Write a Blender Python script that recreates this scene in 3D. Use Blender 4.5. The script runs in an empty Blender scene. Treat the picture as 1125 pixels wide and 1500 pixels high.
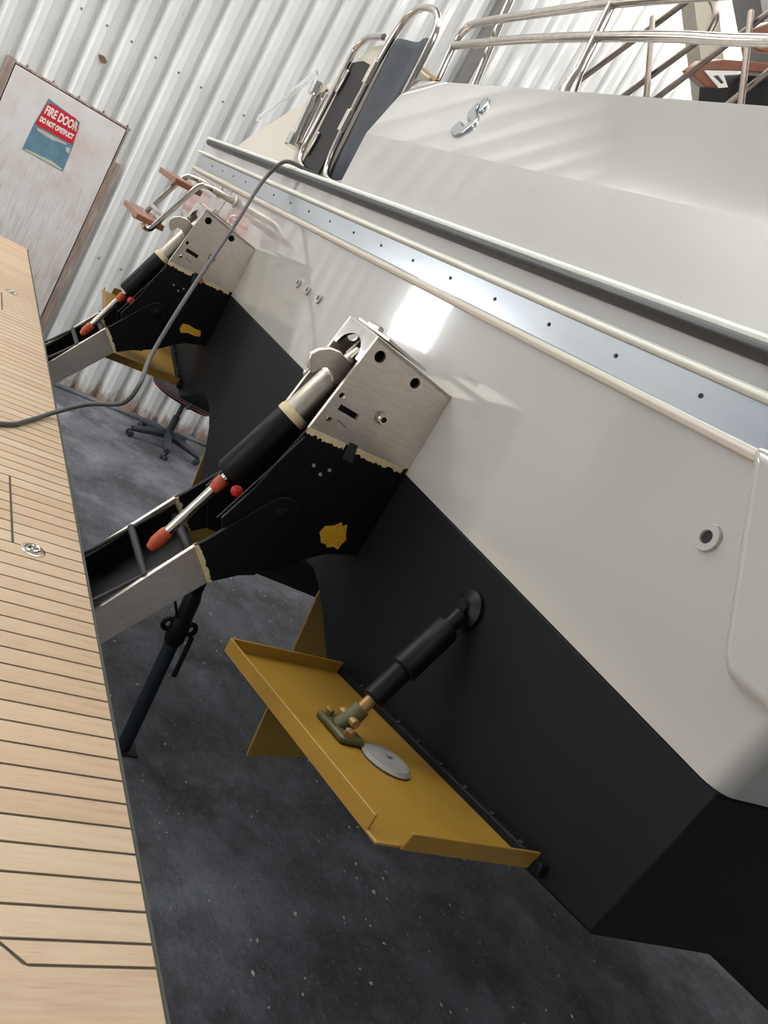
import bpy, bmesh, math, random
from mathutils import Vector, Matrix
random.seed(7)
scene = bpy.context.scene
C = scene.collection
EYE = 2.0                      # camera height above the floor; plan heights below are given relative to it

# ------------------------------------------------------------------ camera
cam_d = bpy.data.cameras.new('camera')
cam_d.sensor_fit = 'VERTICAL'; cam_d.sensor_height = 36; cam_d.sensor_width = 36
cam_d.lens = 36 * 1231.0 / 1500.0
cam_d.clip_start = 0.02; cam_d.clip_end = 200
cam = bpy.data.objects.new('camera', cam_d); C.objects.link(cam)
def _axes():
    f = 1231.0
    mx = Vector((-576.5, -679.0, f)).normalized(); yy = Vector((1775.5, 724.0, f)).normalized()
    X = -mx; Y = (yy - yy.dot(X) * X).normalized(); Z = X.cross(Y)
    return X, Y, Z
_X, _Y, _Z = _axes()
R = Matrix(((_X[0], -_X[1], -_X[2], 0), (_Y[0], -_Y[1], -_Y[2], 0), (_Z[0], -_Z[1], -_Z[2], EYE), (0, 0, 0, 1)))
cam.matrix_world = R
scene.camera = cam
# ------------------------------------------------------------------ view, world, skylight strength
scene.view_settings.view_transform = 'Standard'
scene.view_settings.look = 'None'
scene.view_settings.exposure = 0.0
scene.view_settings.gamma = 1.0
scene.view_settings.use_curve_mapping = False
SKYLIGHT = 7.4
DOORLIGHT = 4.2
WINDOW = 14.0
world = bpy.data.worlds.new('world'); scene.world = world; world.use_nodes = True
world.node_tree.nodes['Background'].inputs[0].default_value = (0.80, 0.88, 1.0, 1)
world.node_tree.nodes['Background'].inputs[1].default_value = 0.35

# ------------------------------------------------------------------ materials
def s2l(c):
    return tuple(((v / 255) / 12.92 if v / 255 <= 0.04045 else ((v / 255 + 0.055) / 1.055) ** 2.4) for v in c)
class NT:
    def __init__(s, name):
        s.m = bpy.data.materials.new(name); s.m.use_nodes = True
        s.t = s.m.node_tree; s.b = s.t.nodes['Principled BSDF']
    def n(s, typ, **k):
        x = s.t.nodes.new(typ)
        for a, v in k.items(): setattr(x, a, v)
        return x
    def l(s, a, b): s.t.links.new(a, b)
    def noise(s, scale, detail=4, rough=0.55, stretch=None, coord='Object'):
        tc = s.n('ShaderNodeTexCoord'); mp = s.n('ShaderNodeMapping')
        s.l(tc.outputs[coord], mp.inputs[0])
        if stretch: mp.inputs['Scale'].default_value = stretch
        nz = s.n('ShaderNodeTexNoise'); nz.inputs['Scale'].default_value = scale
        nz.inputs['Detail'].default_value = detail; nz.inputs['Roughness'].default_value = rough
        s.l(mp.outputs[0], nz.inputs[0]); return nz.outputs['Fac']
    def ramp(s, fac, stops):
        r = s.n('ShaderNodeValToRGB'); e = r.color_ramp.elements
        while len(e) < len(stops): e.new(0.5)
        for el, (p, c) in zip(e, stops): el.position = p; el.color = tuple(c) + ((1,) if len(c) == 3 else ())
        s.l(fac, r.inputs[0]); return r.outputs[0]
    def mix(s, fac, a, b, blend='MIX'):
        m = s.n('ShaderNodeMix', data_type='RGBA', blend_type=blend)
        for sock, v in ((m.inputs[0], fac), (m.inputs[6], a), (m.inputs[7], b)):
            if isinstance(v, (int, float)): sock.default_value = v
            elif isinstance(v, tuple): sock.default_value = v + ((1,) if len(v) == 3 else ())
            else: s.l(v, sock)
        return m.outputs[2]
    def bump(s, h, strength=0.2, dist=0.01):
        b = s.n('ShaderNodeBump'); b.inputs['Strength'].default_value = strength; b.inputs['Distance'].default_value = dist
        s.l(h, b.inputs['Height']); s.l(b.outputs[0], s.b.inputs['Normal'])
    def col(s, v):
        if isinstance(v, tuple): s.b.inputs['Base Color'].default_value = v + (1,)
        else: s.l(v, s.b.inputs['Base Color'])
    def set(s, **k):
        names = dict(r='Roughness', m='Metallic', coat='Coat Weight', cr='Coat Roughness', tr='Transmission Weight', ior='IOR', an='Anisotropic')
        for a, v in k.items():
            i = s.b.inputs[names[a]]
            if isinstance(v, (int, float)): i.default_value = v
            else: s.l(v, i)
def simple(name, rgb, r=0.5, m=0.0, var=0.12, scale=12, bump=0.0, **k):
    t = NT(name); c = s2l(rgb); f = t.noise(scale)
    lo = tuple(x * (1 - var) for x in c); hi = tuple(min(1, x * (1 + var)) for x in c)
    t.col(t.ramp(f, [(0.3, lo), (0.7, hi)])); t.set(r=r, m=m, **k)
    if bump: t.bump(t.noise(scale * 6), bump, 0.003)
    return t.m
M = {}
M['gelcoat'] = simple('gelcoat', (176, 174, 169), 0.12, var=0.02, scale=1.2, coat=1.0, cr=0.03)
def _ripple(m, st):
    t = NT.__new__(NT); t.m = m; t.t = m.node_tree; t.b = m.node_tree.nodes['Principled BSDF']
    t.bump(t.noise(45, 2, 0.5), st, 0.002)
    for b in t.t.nodes:
        if b.type == 'BUMP': t.l(b.outputs[0], t.b.inputs['Coat Normal'])
_ripple(M['gelcoat'], 0.035)
M['gelcoat_matte'] = simple('gelcoat_matte', (208, 200, 186), 0.35, var=0.02, scale=2)
M['white_bead'] = simple('white_bead', (240, 240, 228), 0.25, var=0.02)
M['antifoul'] = simple('antifoul', (14, 16, 21), 0.58, var=0.18, scale=3, bump=0.05)
M['black_paint'] = simple('black_paint', (14, 14, 16), 0.45, var=0.15, scale=6, bump=0.05)
for k_ in ('antifoul', 'black_paint'): M[k_].node_tree.nodes['Principled BSDF'].inputs['Specular IOR Level'].default_value = 0.2
M['rubber'] = simple('rubber', (40, 40, 42), 0.45, var=0.1, scale=20)
M['gold'] = simple('gold', (144, 110, 38), 0.40, var=0.16, scale=7, bump=0.03)
M['gold_splash'] = simple('gold_splash', (196, 152, 38), 0.5, var=0.18, scale=60, bump=0.3)
M['olive'] = simple('olive', (74, 74, 44), 0.45, var=0.3, scale=50, bump=0.1)
M['bronze'] = simple('bronze', (150, 116, 70), 0.4, 0.4, var=0.2, scale=40)
M['zinc'] = simple('zinc', (132, 130, 126), 0.6, 0.2, var=0.15, scale=40, bump=0.15)
M['tape'] = simple('tape', (200, 186, 146), 0.75, var=0.12, scale=60, bump=0.2)
M['orange'] = simple('orange', (178, 72, 40), 0.5, var=0.25, scale=60, bump=0.2)
M['red_grease'] = simple('red_grease', (190, 38, 22), 0.4, var=0.2, scale=80, bump=0.2)
M['dark'] = simple('dark', (14, 14, 15), 0.6, var=0.1)
M['caulk'] = simple('caulk', (70, 68, 62), 0.6, var=0.12, scale=30)
M['frp'] = simple('frp', (150, 148, 142), 0.4, var=0.05)
M['varnish'] = simple('varnish', (132, 82, 58), 0.3, var=0.22, scale=9)
M['fabric'] = simple('fabric', (62, 66, 74), 0.75, var=0.12, scale=30, bump=0.1)
M['black_cloth'] = simple('black_cloth', (26, 24, 24), 0.7, var=0.12, scale=30)
M['cable'] = simple('cable', (78, 78, 78), 0.45, var=0.1)
M['chair_plastic'] = simple('chair_plastic', (52, 56, 66), 0.5, var=0.2, scale=20)
M['chair_red'] = simple('chair_red', (120, 40, 50), 0.6)
M['prop_paint'] = simple('prop_paint', (34, 40, 48), 0.38, 0.3, var=0.35, scale=14)
M['sign_red'] = simple('sign_red', (206, 36, 52), 0.4, var=0.05)
M['sign_white'] = simple('sign_white', (238, 236, 230), 0.4, var=0.03)
M['sign_blue'] = simple('sign_blue', (102, 138, 158), 0.45, var=0.15, scale=14)
M['sign_residue'] = simple('sign_residue', (196, 196, 172), 0.7, var=0.1, scale=30)
M['pebble'] = simple('pebble', (172, 170, 162), 0.8, var=0.35, scale=3)
M['beige_steel'] = simple('beige_steel', (188, 180, 164), 0.5, var=0.05)
M['grey_steel'] = simple('grey_steel', (120, 118, 116), 0.5, var=0.05)
M['shed_wall'] = simple('shed_wall', (196, 197, 196), 0.6, var=0.06, scale=1)
M['roof'] = simple('roof', (205, 205, 203), 0.7, var=0.04, scale=1)
M['rust'] = simple('rust', (120, 96, 78), 0.8, var=0.2, scale=30)
def metal(name, rgb, r, brushed=None, var=0.1):
    t = NT(name); c = s2l(rgb)
    f = t.noise(30, stretch=brushed or (1, 1, 1))
    t.col(t.ramp(f, [(0.3, tuple(x * (1 - var) for x in c)), (0.7, tuple(min(1, x * (1 + var)) for x in c))]))
    t.set(m=1.0)
    r1 = t.n('ShaderNodeMapRange'); r1.inputs[3].default_value = r * 0.8; r1.inputs[4].default_value = r * 1.25
    t.l(f, r1.inputs[0]); t.l(r1.outputs[0], t.b.inputs['Roughness'])
    return t.m
M['stainless'] = metal('stainless', (222, 214, 204), 0.40, (1, 1, 6))
M['cyl_steel'] = metal('cyl_steel', (190, 182, 170), 0.40, (1, 6, 1))
M['chrome'] = metal('chrome', (222, 220, 216), 0.09)
M['tube_steel'] = metal('tube_steel', (206, 200, 192), 0.16)
M['strip_metal'] = metal('strip_metal', (205, 210, 216), 0.22, (0.15, 1, 1), 0.03)
M['frame_steel'] = metal('frame_steel', (124, 114, 106), 0.34)
M['emblem_chrome'] = metal('emblem_chrome', (172, 176, 180), 0.2)
def m_teak():
    t = NT('teak')
    oi = t.n('ShaderNodeObjectInfo')
    g = t.noise(9, 6, 0.6, (9, 0.9, 9)); g2 = t.noise(70, 3, 0.6, (6, 0.35, 6)); blot = t.noise(5, 3)
    c = t.ramp(g, [(0.25, s2l((172, 146, 118))), (0.5, s2l((190, 166, 138))), (0.8, s2l((202, 180, 153)))])
    c = t.mix(t.ramp(g2, [(0.28, (0.45,) * 3), (0.42, (0,) * 3)]), c, s2l((150, 118, 86)))
    c = t.mix(0.35, c, t.ramp(oi.outputs['Random'], [(0, s2l((176, 150, 121))), (0.5, s2l((193, 169, 141))), (1, s2l((204, 186, 160)))]))
    c = t.mix(t.ramp(blot, [(0.62, (0,) * 3), (0.75, (0.25,) * 3)]), c, s2l((150, 134, 112)))
    t.col(c); t.set(r=0.55); t.bump(g2, 0.12, 0.002)
    return t.m
M['teak'] = m_teak()
def m_wall():
    t = NT('corrugated')
    tc = t.n('ShaderNodeTexCoord'); sp = t.n('ShaderNodeSeparateXYZ'); t.l(tc.outputs['Object'], sp.inputs[0])
    a = t.noise(2.2, 4); st = t.noise(5, 5, 0.6, (1, 5, 0.6))
    c = t.ramp(a, [(0.3, s2l((220, 221, 219))), (0.7, s2l((236, 237, 235)))])
    low = t.n('ShaderNodeMapRange'); low.inputs[1].default_value = 0.0; low.inputs[2].default_value = 0.24; low.inputs[3].default_value = 0.42; low.inputs[4].default_value = 0.0
    t.l(sp.outputs[2], low.inputs[0])
    add = t.n('ShaderNodeMath', operation='ADD'); t.l(t.noise(7, 6, 0.65, (1, 1.4, 0.7)), add.inputs[0]); t.l(low.outputs[0], add.inputs[1])
    c = t.mix(t.ramp(add.outputs[0], [(0.66, (0,) * 3), (0.88, (0.8,) * 3)]), c, s2l((150, 112, 74)))
    c = t.mix(t.ramp(st, [(0.66, (0,) * 3), (0.78, (0.22,) * 3)]), c, s2l((176, 160, 142)))
    t.col(c); t.set(r=0.3, coat=1.0, cr=0.08)
    return t.m
M['corrugated'] = m_wall()
def m_door():
    t = NT('door_paint')
    tc = t.n('ShaderNodeTexCoord'); sp = t.n('ShaderNodeSeparateXYZ'); t.l(tc.outputs['Object'], sp.inputs[0])
    wash = t.noise(3, 4, 0.6); st = t.noise(8, 6, 0.65, (1, 8, 0.6)); fine = t.noise(22, 5, 0.7, (1, 6, 0.45))
    c = t.ramp(wash, [(0.3, s2l((214, 200, 192))), (0.6, s2l((226, 224, 222)))])
    up = t.n('ShaderNodeMapRange'); up.inputs[1].default_value = 0.3; up.inputs[2].default_value = 2.0; up.inputs[3].default_value = 0.14; up.inputs[4].default_value = -0.08
    t.l(sp.outputs[2], up.inputs[0])
    add = t.n('ShaderNodeMath', operation='ADD'); t.l(st, add.inputs[0]); t.l(up.outputs[0], add.inputs[1])
    c = t.mix(t.ramp(add.outputs[0], [(0.52, (0,) * 3), (0.76, (0.55,) * 3)]), c, s2l((172, 148, 134)))
    add2 = t.n('ShaderNodeMath', operation='ADD'); t.l(fine, add2.inputs[0]); t.l(up.outputs[0], add2.inputs[1])
    c = t.mix(t.ramp(add2.outputs[0], [(0.68, (0,) * 3), (0.76, (0.7,) * 3)]), c, s2l((104, 84, 76)))
    t.col(c); t.set(r=0.5); t.bump(st, 0.15, 0.004)
    return t.m
M['door'] = m_door()
def m_frame():
    t = NT('frame_wood'); st = t.noise(6, 6, 0.65, (1, 6, 0.7))
    t.col(t.ramp(st, [(0.25, s2l((112, 92, 80))), (0.5, s2l((158, 140, 128))), (0.75, s2l((196, 184, 176)))])); t.set(r=0.7)
    return t.m
M['frame_wood'] = m_frame()
def m_floor():
    t = NT('concrete')
    a = t.noise(1.3, 8, 0.66); b = t.noise(2.2, 12, 0.72); d = t.noise(40, 6, 0.7)
    c = t.ramp(a, [(0.34, s2l((96, 97, 104))), (0.52, s2l((124, 127, 136))), (0.70, s2l((160, 164, 174)))])
    c = t.mix(t.ramp(b, [(0.40, (0.8,) * 3), (0.60, (0,) * 3)]), c, s2l((58, 57, 60)))
    c = t.mix(t.ramp(d, [(0.56, (0,) * 3), (0.70, (0.4,) * 3)]), c, s2l((176, 176, 178)))
    t.col(c); t.set(r=0.72)
    h = t.n('ShaderNodeMath', operation='ADD'); t.l(b, h.inputs[0]); t.l(d, h.inputs[1])
    t.bump(h.outputs[0], 0.9, 0.02)
    return t.m
M['concrete'] = m_floor()
def emit(name, rgb, strength):
    t = NT(name); t.col((0.8, 0.8, 0.8))
    t.b.inputs['Emission Color'].default_value = rgb + (1,); t.b.inputs['Emission Strength'].default_value = strength
    return t.m
M['skylight'] = emit('skylight', (1.0, 0.985, 0.95), SKYLIGHT)
M['opendoor'] = emit('opendoor', (0.95, 0.98, 1.0), DOORLIGHT)
M['daylight'] = emit('daylight', (0.93, 0.97, 1.0), WINDOW)
def m_clear():
    t = NT('clear_acrylic'); t.col((0.9, 0.95, 0.95)); t.set(r=0.05, tr=0.85, ior=1.3); return t.m
M['acrylic'] = m_clear()

# ------------------------------------------------------------------ mesh helpers (heights relative to eye level)
class MB:
    def __init__(s): s.v = []; s.f = []; s.sm = []
    def add(s, vs, fs, smooth=False):
        o = len(s.v); s.v += [Vector(p) for p in vs]
        for f in fs: s.f.append([i + o for i in f]); s.sm.append(smooth)
        return s
    def box(s, x0, x1, y0, y1, z0, z1):
        vs = [(x, y, z) for x in (x0, x1) for y in (y0, y1) for z in (z0, z1)]
        return s.add(vs, [(0, 1, 3, 2), (4, 6, 7, 5), (0, 4, 5, 1), (2, 3, 7, 6), (0, 2, 6, 4), (1, 5, 7, 3)])
    def obox(s, p0, p1, w, h, up=(0, 0, 1)):        # box along p0->p1, w sideways, h along up
        p0, p1, up = Vector(p0), Vector(p1), Vector(up); d = (p1 - p0).normalized()
        sd = d.cross(up).normalized(); u = sd.cross(d).normalized()
        vs = [p + sd * a * w / 2 + u * b * h / 2 for p in (p0, p1) for a in (-1, 1) for b in (-1, 1)]
        return s.add(vs, [(0, 1, 3, 2), (4, 6, 7, 5), (0, 4, 5, 1), (2, 3, 7, 6), (0, 2, 6, 4), (1, 5, 7, 3)])
    def prism(s, loop0, loop1, smooth=False):       # two matching loops of 3D points
        n = len(loop0); vs = list(loop0) + list(loop1)
        fs = [(i, (i + 1) % n, n + (i + 1) % n, n + i) for i in range(n)]
        s.add(vs, fs, smooth); o = len(s.v) - 2 * n
        s.f.append([o + i for i in reversed(range(n))]); s.f.append([o + n + i for i in range(n)]); s.sm += [False, False]
        return s
    def yz(s, poly, x0, x1): return s.prism([(x0, a, b) for a, b in poly], [(x1, a, b) for a, b in poly])
    def xz(s, poly, y0, y1): return s.prism([(a, y0, b) for a, b in poly], [(a, y1, b) for a, b in poly])
    def xy(s, poly, z0, z1): return s.prism([(a, b, z0) for a, b in poly], [(a, b, z1) for a, b in poly])
    def loft(s, loops, smooth=False, cap=True):
        n = len(loops[0]); vs = [p for l in loops for p in l]; fs = []
        for k in range(len(loops) - 1):
            for i in range(n): fs.append((k * n + i, k * n + (i + 1) % n, (k + 1) * n + (i + 1) % n, (k + 1) * n + i))
        o = len(s.v); s.add(vs, fs, smooth)
        if cap:
            s.f.append([o + i for i in reversed(range(n))]); s.f.append([o + (len(loops) - 1) * n + i for i in range(n)]); s.sm += [False, False]
        return s
    def rings(s, path, radii, seg=14):              # round section along straight/curved path with radius per point
        P = [Vector(p) for p in path]; loops = []; ref = None
        for i, p in enumerate(P):
            d = (P[min(i + 1, len(P) - 1)] - P[max(i - 1, 0)]).normalized()
            if ref is None:
                ref = Vector((0, 0, 1)) if abs(d.z) < 0.9 else Vector((1, 0, 0))
            a = (ref - d * ref.dot(d)).normalized(); ref = a; b = d.cross(a)
            r = radii[i] if isinstance(radii, (list, tuple)) else radii
            loops.append([p + (a * math.cos(t) + b * math.sin(t)) * r for t in (2 * math.pi * k / seg for k in range(seg))])
        return s.loft(loops, True)
    def tube(s, pts, r, seg=12, smooth_n=0):
        if smooth_n: pts = spline(pts, smooth_n)
        return s.rings(pts, r, seg)
    def lathe(s, origin, axis, prof, seg=20):       # prof: (distance along axis, radius)
        o = Vector(origin); d = Vector(axis).normalized()
        a = d.orthogonal().normalized(); b = d.cross(a)
        return s.loft([[o + d * h + (a * math.cos(t) + b * math.sin(t)) * max(r, 1e-4) for t in (2 * math.pi * k / seg for k in range(seg))] for h, r in prof], True)
    def build(s, name, mat, parent=None, bevel=0.0, seg=2, angle=35):
        me = bpy.data.meshes.new(name)
        org = Vector((0, 0, 0)); p = parent
        while p is not None: org += p.location; p = p.parent
        me.from_pydata([tuple(v + Vector((0, 0, EYE)) - org) for v in s.v], [], s.f)
        bm = bmesh.new(); bm.from_mesh(me); bmesh.ops.recalc_face_normals(bm, faces=bm.faces[:]); bm.to_mesh(me); bm.free()
        for p_, sm in zip(me.polygons, s.sm): p_.use_smooth = True
        me.set_sharp_from_angle(angle=math.radians(angle))
        me.materials.append(M[mat])
        o = bpy.data.objects.new(name, me); C.objects.link(o)
        if parent is not None: o.parent = parent
        if bevel:
            b = o.modifiers.new('bevel', 'BEVEL'); b.width = bevel; b.segments = seg; b.limit_method = 'ANGLE'; b.angle_limit = math.radians(40)
        return o
def spline(pts, n=6):
    P = [Vector(p) for p in pts]; out = []
    for i in range(len(P) - 1):
        a, b, c, d = P[max(i - 1, 0)], P[i], P[i + 1], P[min(i + 2, len(P) - 1)]
        for k in range(n):
            t = k / n
            out.append(0.5 * ((2 * b) + (c - a) * t + (2 * a - 5 * b + 4 * c - d) * t * t + (3 * b - a - 3 * c + d) * t ** 3))
    out.append(P[-1]); return out
def circ(cy, cz, r, n=14): return [(cy + r * math.cos(2 * math.pi * k / n), cz + r * math.sin(2 * math.pi * k / n)) for k in range(n)]
def holed_plate_yz(name, outline, holes, x0, x1, mat, parent):
    """flat plate in the y/z plane with real holes, made from a filled 2D curve"""
    cu = bpy.data.curves.new(name, 'CURVE'); cu.dimensions = '2D'; cu.fill_mode = 'BOTH'; cu.extrude = abs(x1 - x0) / 2
    for lp in [outline] + holes:
        sp = cu.splines.new('POLY'); sp.points.add(len(lp) - 1)
        for q, (a, b) in zip(sp.points, lp): q.co = (a, b, 0, 1)
        sp.use_cyclic_u = True
    tmp = bpy.data.objects.new('tmp', cu); me = bpy.data.meshes.new_from_object(tmp)
    bpy.data.objects.remove(tmp); bpy.data.curves.remove(cu)
    mb = MB(); xm = (x0 + x1) / 2
    mb.add([(xm + v.co.z, v.co.x, v.co.y) for v in me.vertices], [list(p.vertices) for p in me.polygons])
    bpy.data.meshes.remove(me)
    return mb.build(name, mat, parent)
def thing(name, label, cat, loc=(0, 0, 0), group=None):
    o = bpy.data.objects.new(name, None); C.objects.link(o)
    o.location = Vector(loc) + Vector((0, 0, EYE)); o.empty_display_size = 0.1
    return tag(o, label, cat, group)
def tag(o, label, cat, group=None):
    o['label'] = label; o['category'] = cat
    if group: o['group'] = group
    return o
def struct(o, label, cat):
    o['kind'] = 'structure'; return tag(o, label, cat)
def lab(o, label): o['label'] = label; return o
def copy_tree(o, parent=None):
    c = o.copy(); C.objects.link(c); c.parent = parent
    for ch in o.children: copy_tree(ch, c)
    return c

FL = -EYE                      # floor level
XW = -6.93                     # corrugated wall plane
# ------------------------------------------------------------------ the shed
fl = MB(); fl.add([(-7.1, -8, FL), (7, -8, FL), (7, 14, FL), (-7.1, 14, FL)], [(0, 1, 2, 3)])
struct(fl.build('floor', 'concrete'), 'dark grey dusty concrete floor under the boat', 'floor')
# corrugated wall: wide crest, narrow groove with one bright flank per pitch; openings left for door and window
PITCH = 0.181; Y0 = 0.15 - PITCH * 34
prof = [(a_, d_ * 1.35) for a_, d_ in [(0.000, -0.030), (0.010, -0.016), (0.020, -0.006), (0.030, -0.001), (0.040, 0.0), (0.066, 0.0), (0.072, 0.003), (0.080, 0.003), (0.086, 0.0), (0.104, -0.001), (0.120, -0.005), (0.134, -0.013), (0.146, -0.026), (0.155, -0.040), (0.160, -0.047), (0.165, -0.049), (0.170, -0.047), (0.175, -0.041)]]
def wall_strip(y0, y1, z0, z1, mb):
    pts = []
    k0 = int((y0 - Y0) // PITCH) - 1
    for k in range(k0, k0 + int((y1 - y0) / PITCH) + 4):
        for a, d in prof:
            y = Y0 + k * PITCH + a
            pts.append((y, d))
    def at(y):
        for (ya, da), (yb, db) in zip(pts, pts[1:]):
            if ya <= y <= yb: return da + (db - da) * (y - ya) / max(yb - ya, 1e-9)
        return 0.0
    pts = [(y0, at(y0))] + [p for p in pts if y0 + 1e-4 < p[0] < y1 - 1e-4] + [(y1, at(y1))]
    vs = [(XW + d, y, z) for y, d in pts for z in (z0, z1)]
    mb.add(vs, [(2 * i, 2 * i + 2, 2 * i + 3, 2 * i + 1) for i in range(len(pts) - 1)], True)
DY0, DY1, DT = 0.168, 0.957, -0.004
WY0, WY1, WZ0, WZ1 = -2.40, -1.72, -0.45, 0.20
wb = MB()
wall_strip(-6.0, WY0, FL, 4.2, wb); wall_strip(WY0, WY1, FL, WZ0, wb); wall_strip(WY0, WY1, WZ1, 4.2, wb)
wall_strip(WY1, DY0 - 0.06, FL, 4.2, wb); wall_strip(DY0 - 0.06, DY1 + 0.008, DT + 0.012, 4.2, wb); wall_strip(DY1 + 0.008, 14, FL, 4.2, wb)
wback = wb.build('wall_back', 'corrugated', angle=80)
struct(wback, 'white painted corrugated metal shed wall with rusty feet', 'wall')
for z, ys in ((0.535, [0.195 + 0.181 * k for k in range(0, 10)]), (0.026, [0.213 + 0.181 * k for k in range(0, 5)]), (-0.93, [1.14, 1.32, 1.5, 1.68])):
    for y in ys:
        MB().lathe((XW - 0.002, y + 0.02, z), (1, 0, 0), [(0, 0.009), (0.006, 0.009), (0.011, 0.005), (0.012, 0.0)], 8).build('screw', 'zinc', wback)
rp = MB(); rp.yz([(0.60, 0.345), (0.635, 0.352), (0.665, 0.335), (0.668, 0.315), (0.64, 0.302), (0.615, 0.315)], XW + 0.0055, XW + 0.008)
lab(rp.build('rust_patch', 'rust', wback), 'brown rusty patch where the paint has flaked')
kb = MB(); kb.box(XW - 0.10, XW + 0.06, 1.02, 12, FL, FL + 0.025)
struct(kb.build('baseboard_back', 'concrete', bevel=0.006), 'low concrete kerb along the foot of the corrugated wall', 'kerb')
# post and brace beside the wall
pp = MB(); pp.box(XW, XW + 0.10, 3.03, 3.10, FL, 4.2); pp.box(XW, XW + 0.012, 3.10, 3.16, FL, 4.2)
struct(pp.build('trim_1', 'grey_steel', bevel=0.004), 'dark steel upright standing against the corrugated wall', 'post')
br = MB(); br.obox((-6.1, 3.45, 3.55), (-6.1, 4.95, 2.45), 0.16, 0.22)
struct(br.build('trim_2', 'beige_steel', bevel=0.005), 'beige diagonal steel brace above the stern rail', 'brace')
br = MB(); br.obox((-6.0, 4.05, 3.75), (-6.0, 5.75, 2.8), 0.3, 0.5)
struct(br.build('trim_3', 'grey_steel', bevel=0.005), 'grey roof beam in the upper right corner', 'beam')
# the other walls, the roof with its translucent panels
w = MB(); w.box(-7.1, 7, -8.1, -8, FL, 4.2); struct(w.build('wall_left', 'shed_wall'), 'grey shed wall behind the swim platform', 'wall')
w = MB(); w.box(-7.1, 7, 14, 14.1, FL, 4.2); struct(w.build('wall_right', 'shed_wall'), 'grey shed wall beyond the bow', 'wall')
w = MB(); w.box(7, 7.1, -8.1, 14.1, FL, 4.2); struct(w.build('wall_front', 'shed_wall'), 'grey shed wall on the near side', 'wall')
ce = MB(); ce.box(-7.1, 7.1, -8.1, 14.1, 4.2, 4.3)
ceil = struct(ce.build('ceiling', 'roof'), 'sheet roof with translucent rooflights', 'roof')
for (x0, x1, y0, y1) in ((-3.6, -2.2, -0.4, 3.0), (-6.6, -4.9, 2.8, 9.5), (0.5, 2.3, 0.5, 6.0), (-6.9, -4.5, -7.5, -0.6)):
    k = MB(); k.box(x0, x1, y0, y1, 4.17, 4.199); k.build('rooflight', 'skylight', ceil)
wi = MB(); wi.box(XW - 0.05, XW - 0.042, WY0, WY1, WZ0, WZ1)
win = struct(wi.build('window_1', 'daylight'), 'bright daylit window in the corrugated wall', 'window')
f = MB()
for a in ((WY0 - .04, WY0 + .01, WZ0 - .04, WZ1 + .04), (WY1 - .01, WY1 + .04, WZ0 - .04, WZ1 + .04), (WY0, WY1, WZ0 - .04, WZ0 + .01), (WY0, WY1, WZ1 - .01, WZ1 + .04)):
    f.box(XW - 0.045, XW + 0.03, *a)
f.build('window_frame', 'frame_wood', win)

ro = MB(); ro.box(-3.0, 3.0, -7.995, -7.985, FL, 1.2)
struct(ro.build('door_2', 'opendoor'), 'open roller doorway full of daylight behind the swim platform', 'doorway')
# fire door
dr = thing('door_1', 'scuffed white painted fire door in the corrugated wall', 'door', (XW, (DY0 + DY1) / 2, FL)); dr['kind'] = 'structure'
d = MB(); d.box(XW - 0.03, XW + 0.022, DY0, DY1, FL + 0.01, DT); d.build('door_leaf', 'door', dr, 0.003)
for nm, a in (('jamb', (DY0 - 0.065, DY0 - 0.007, FL, DT + 0.03)), ('jamb', (DY1 + 0.007, DY1 + 0.070, FL, -0.24)), ('jamb', (DY1 + 0.007, DY1 + 0.022, -0.24, DT + .01)), ('lintel', (DY0 - 0.06, DY1 + 0.03, DT + 0.007, DT + 0.022))):
    d = MB(); d.box(XW - 0.04, XW + (0.012 if nm == 'jamb' else 0.006), *a); d.build(nm, 'frame_wood', dr, 0.003)
d = MB(); d.box(XW - 0.05, XW - 0.035, DY0 - 0.05, DY1 + 0.012, FL, DT + 0.012); d.build('rebate', 'dark', dr)
sx = XW + 0.0235
sg = thing('fire_door_sign', 'red and white fire door sign peeling off a blue backing on the door', 'sign', (sx, 0.54, -0.3))
b = MB(); b.yz([(0.398, -0.480), (0.690, -0.484), (0.684, -0.296), (0.664, -0.12), (0.425, -0.088), (0.404, -0.29)], sx - 0.001, sx + 0.0005); b.build('backing', 'sign_blue', sg)
b = MB(); b.yz([(0.410, -0.287), (0.676, -0.283), (0.672, -0.165), (0.632, -0.112), (0.455, -0.108), (0.428, -0.128)], sx + 0.0006, sx + 0.002); b.build('red_sheet', 'sign_red', sg)
b = MB(); b.add([(sx + 0.002, 0.632, -0.112), (sx + 0.002, 0.672, -0.19), (sx + 0.025, 0.652, -0.18), (sx + 0.022, 0.637, -0.135)], [(0, 1, 2, 3)]); lab(b.build('curled_corner', 'sign_residue', sg), 'curled peeling corner of the sign')
for lp in ([(0.43, -0.30), (0.64, -0.296), (0.645, -0.306), (0.60, -0.312), (0.55, -0.325), (0.44, -0.318)], [(0.415, -0.468), (0.50, -0.462), (0.60, -0.455), (0.68, -0.47), (0.675, -0.48), (0.42, -0.477)], [(0.645, -0.32), (0.676, -0.312), (0.68, -0.35), (0.655, -0.345)]):
    b = MB(); b.yz(lp, sx + 0.0006, sx + 0.0015); b.build('residue', 'sign_residue', sg)
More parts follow.
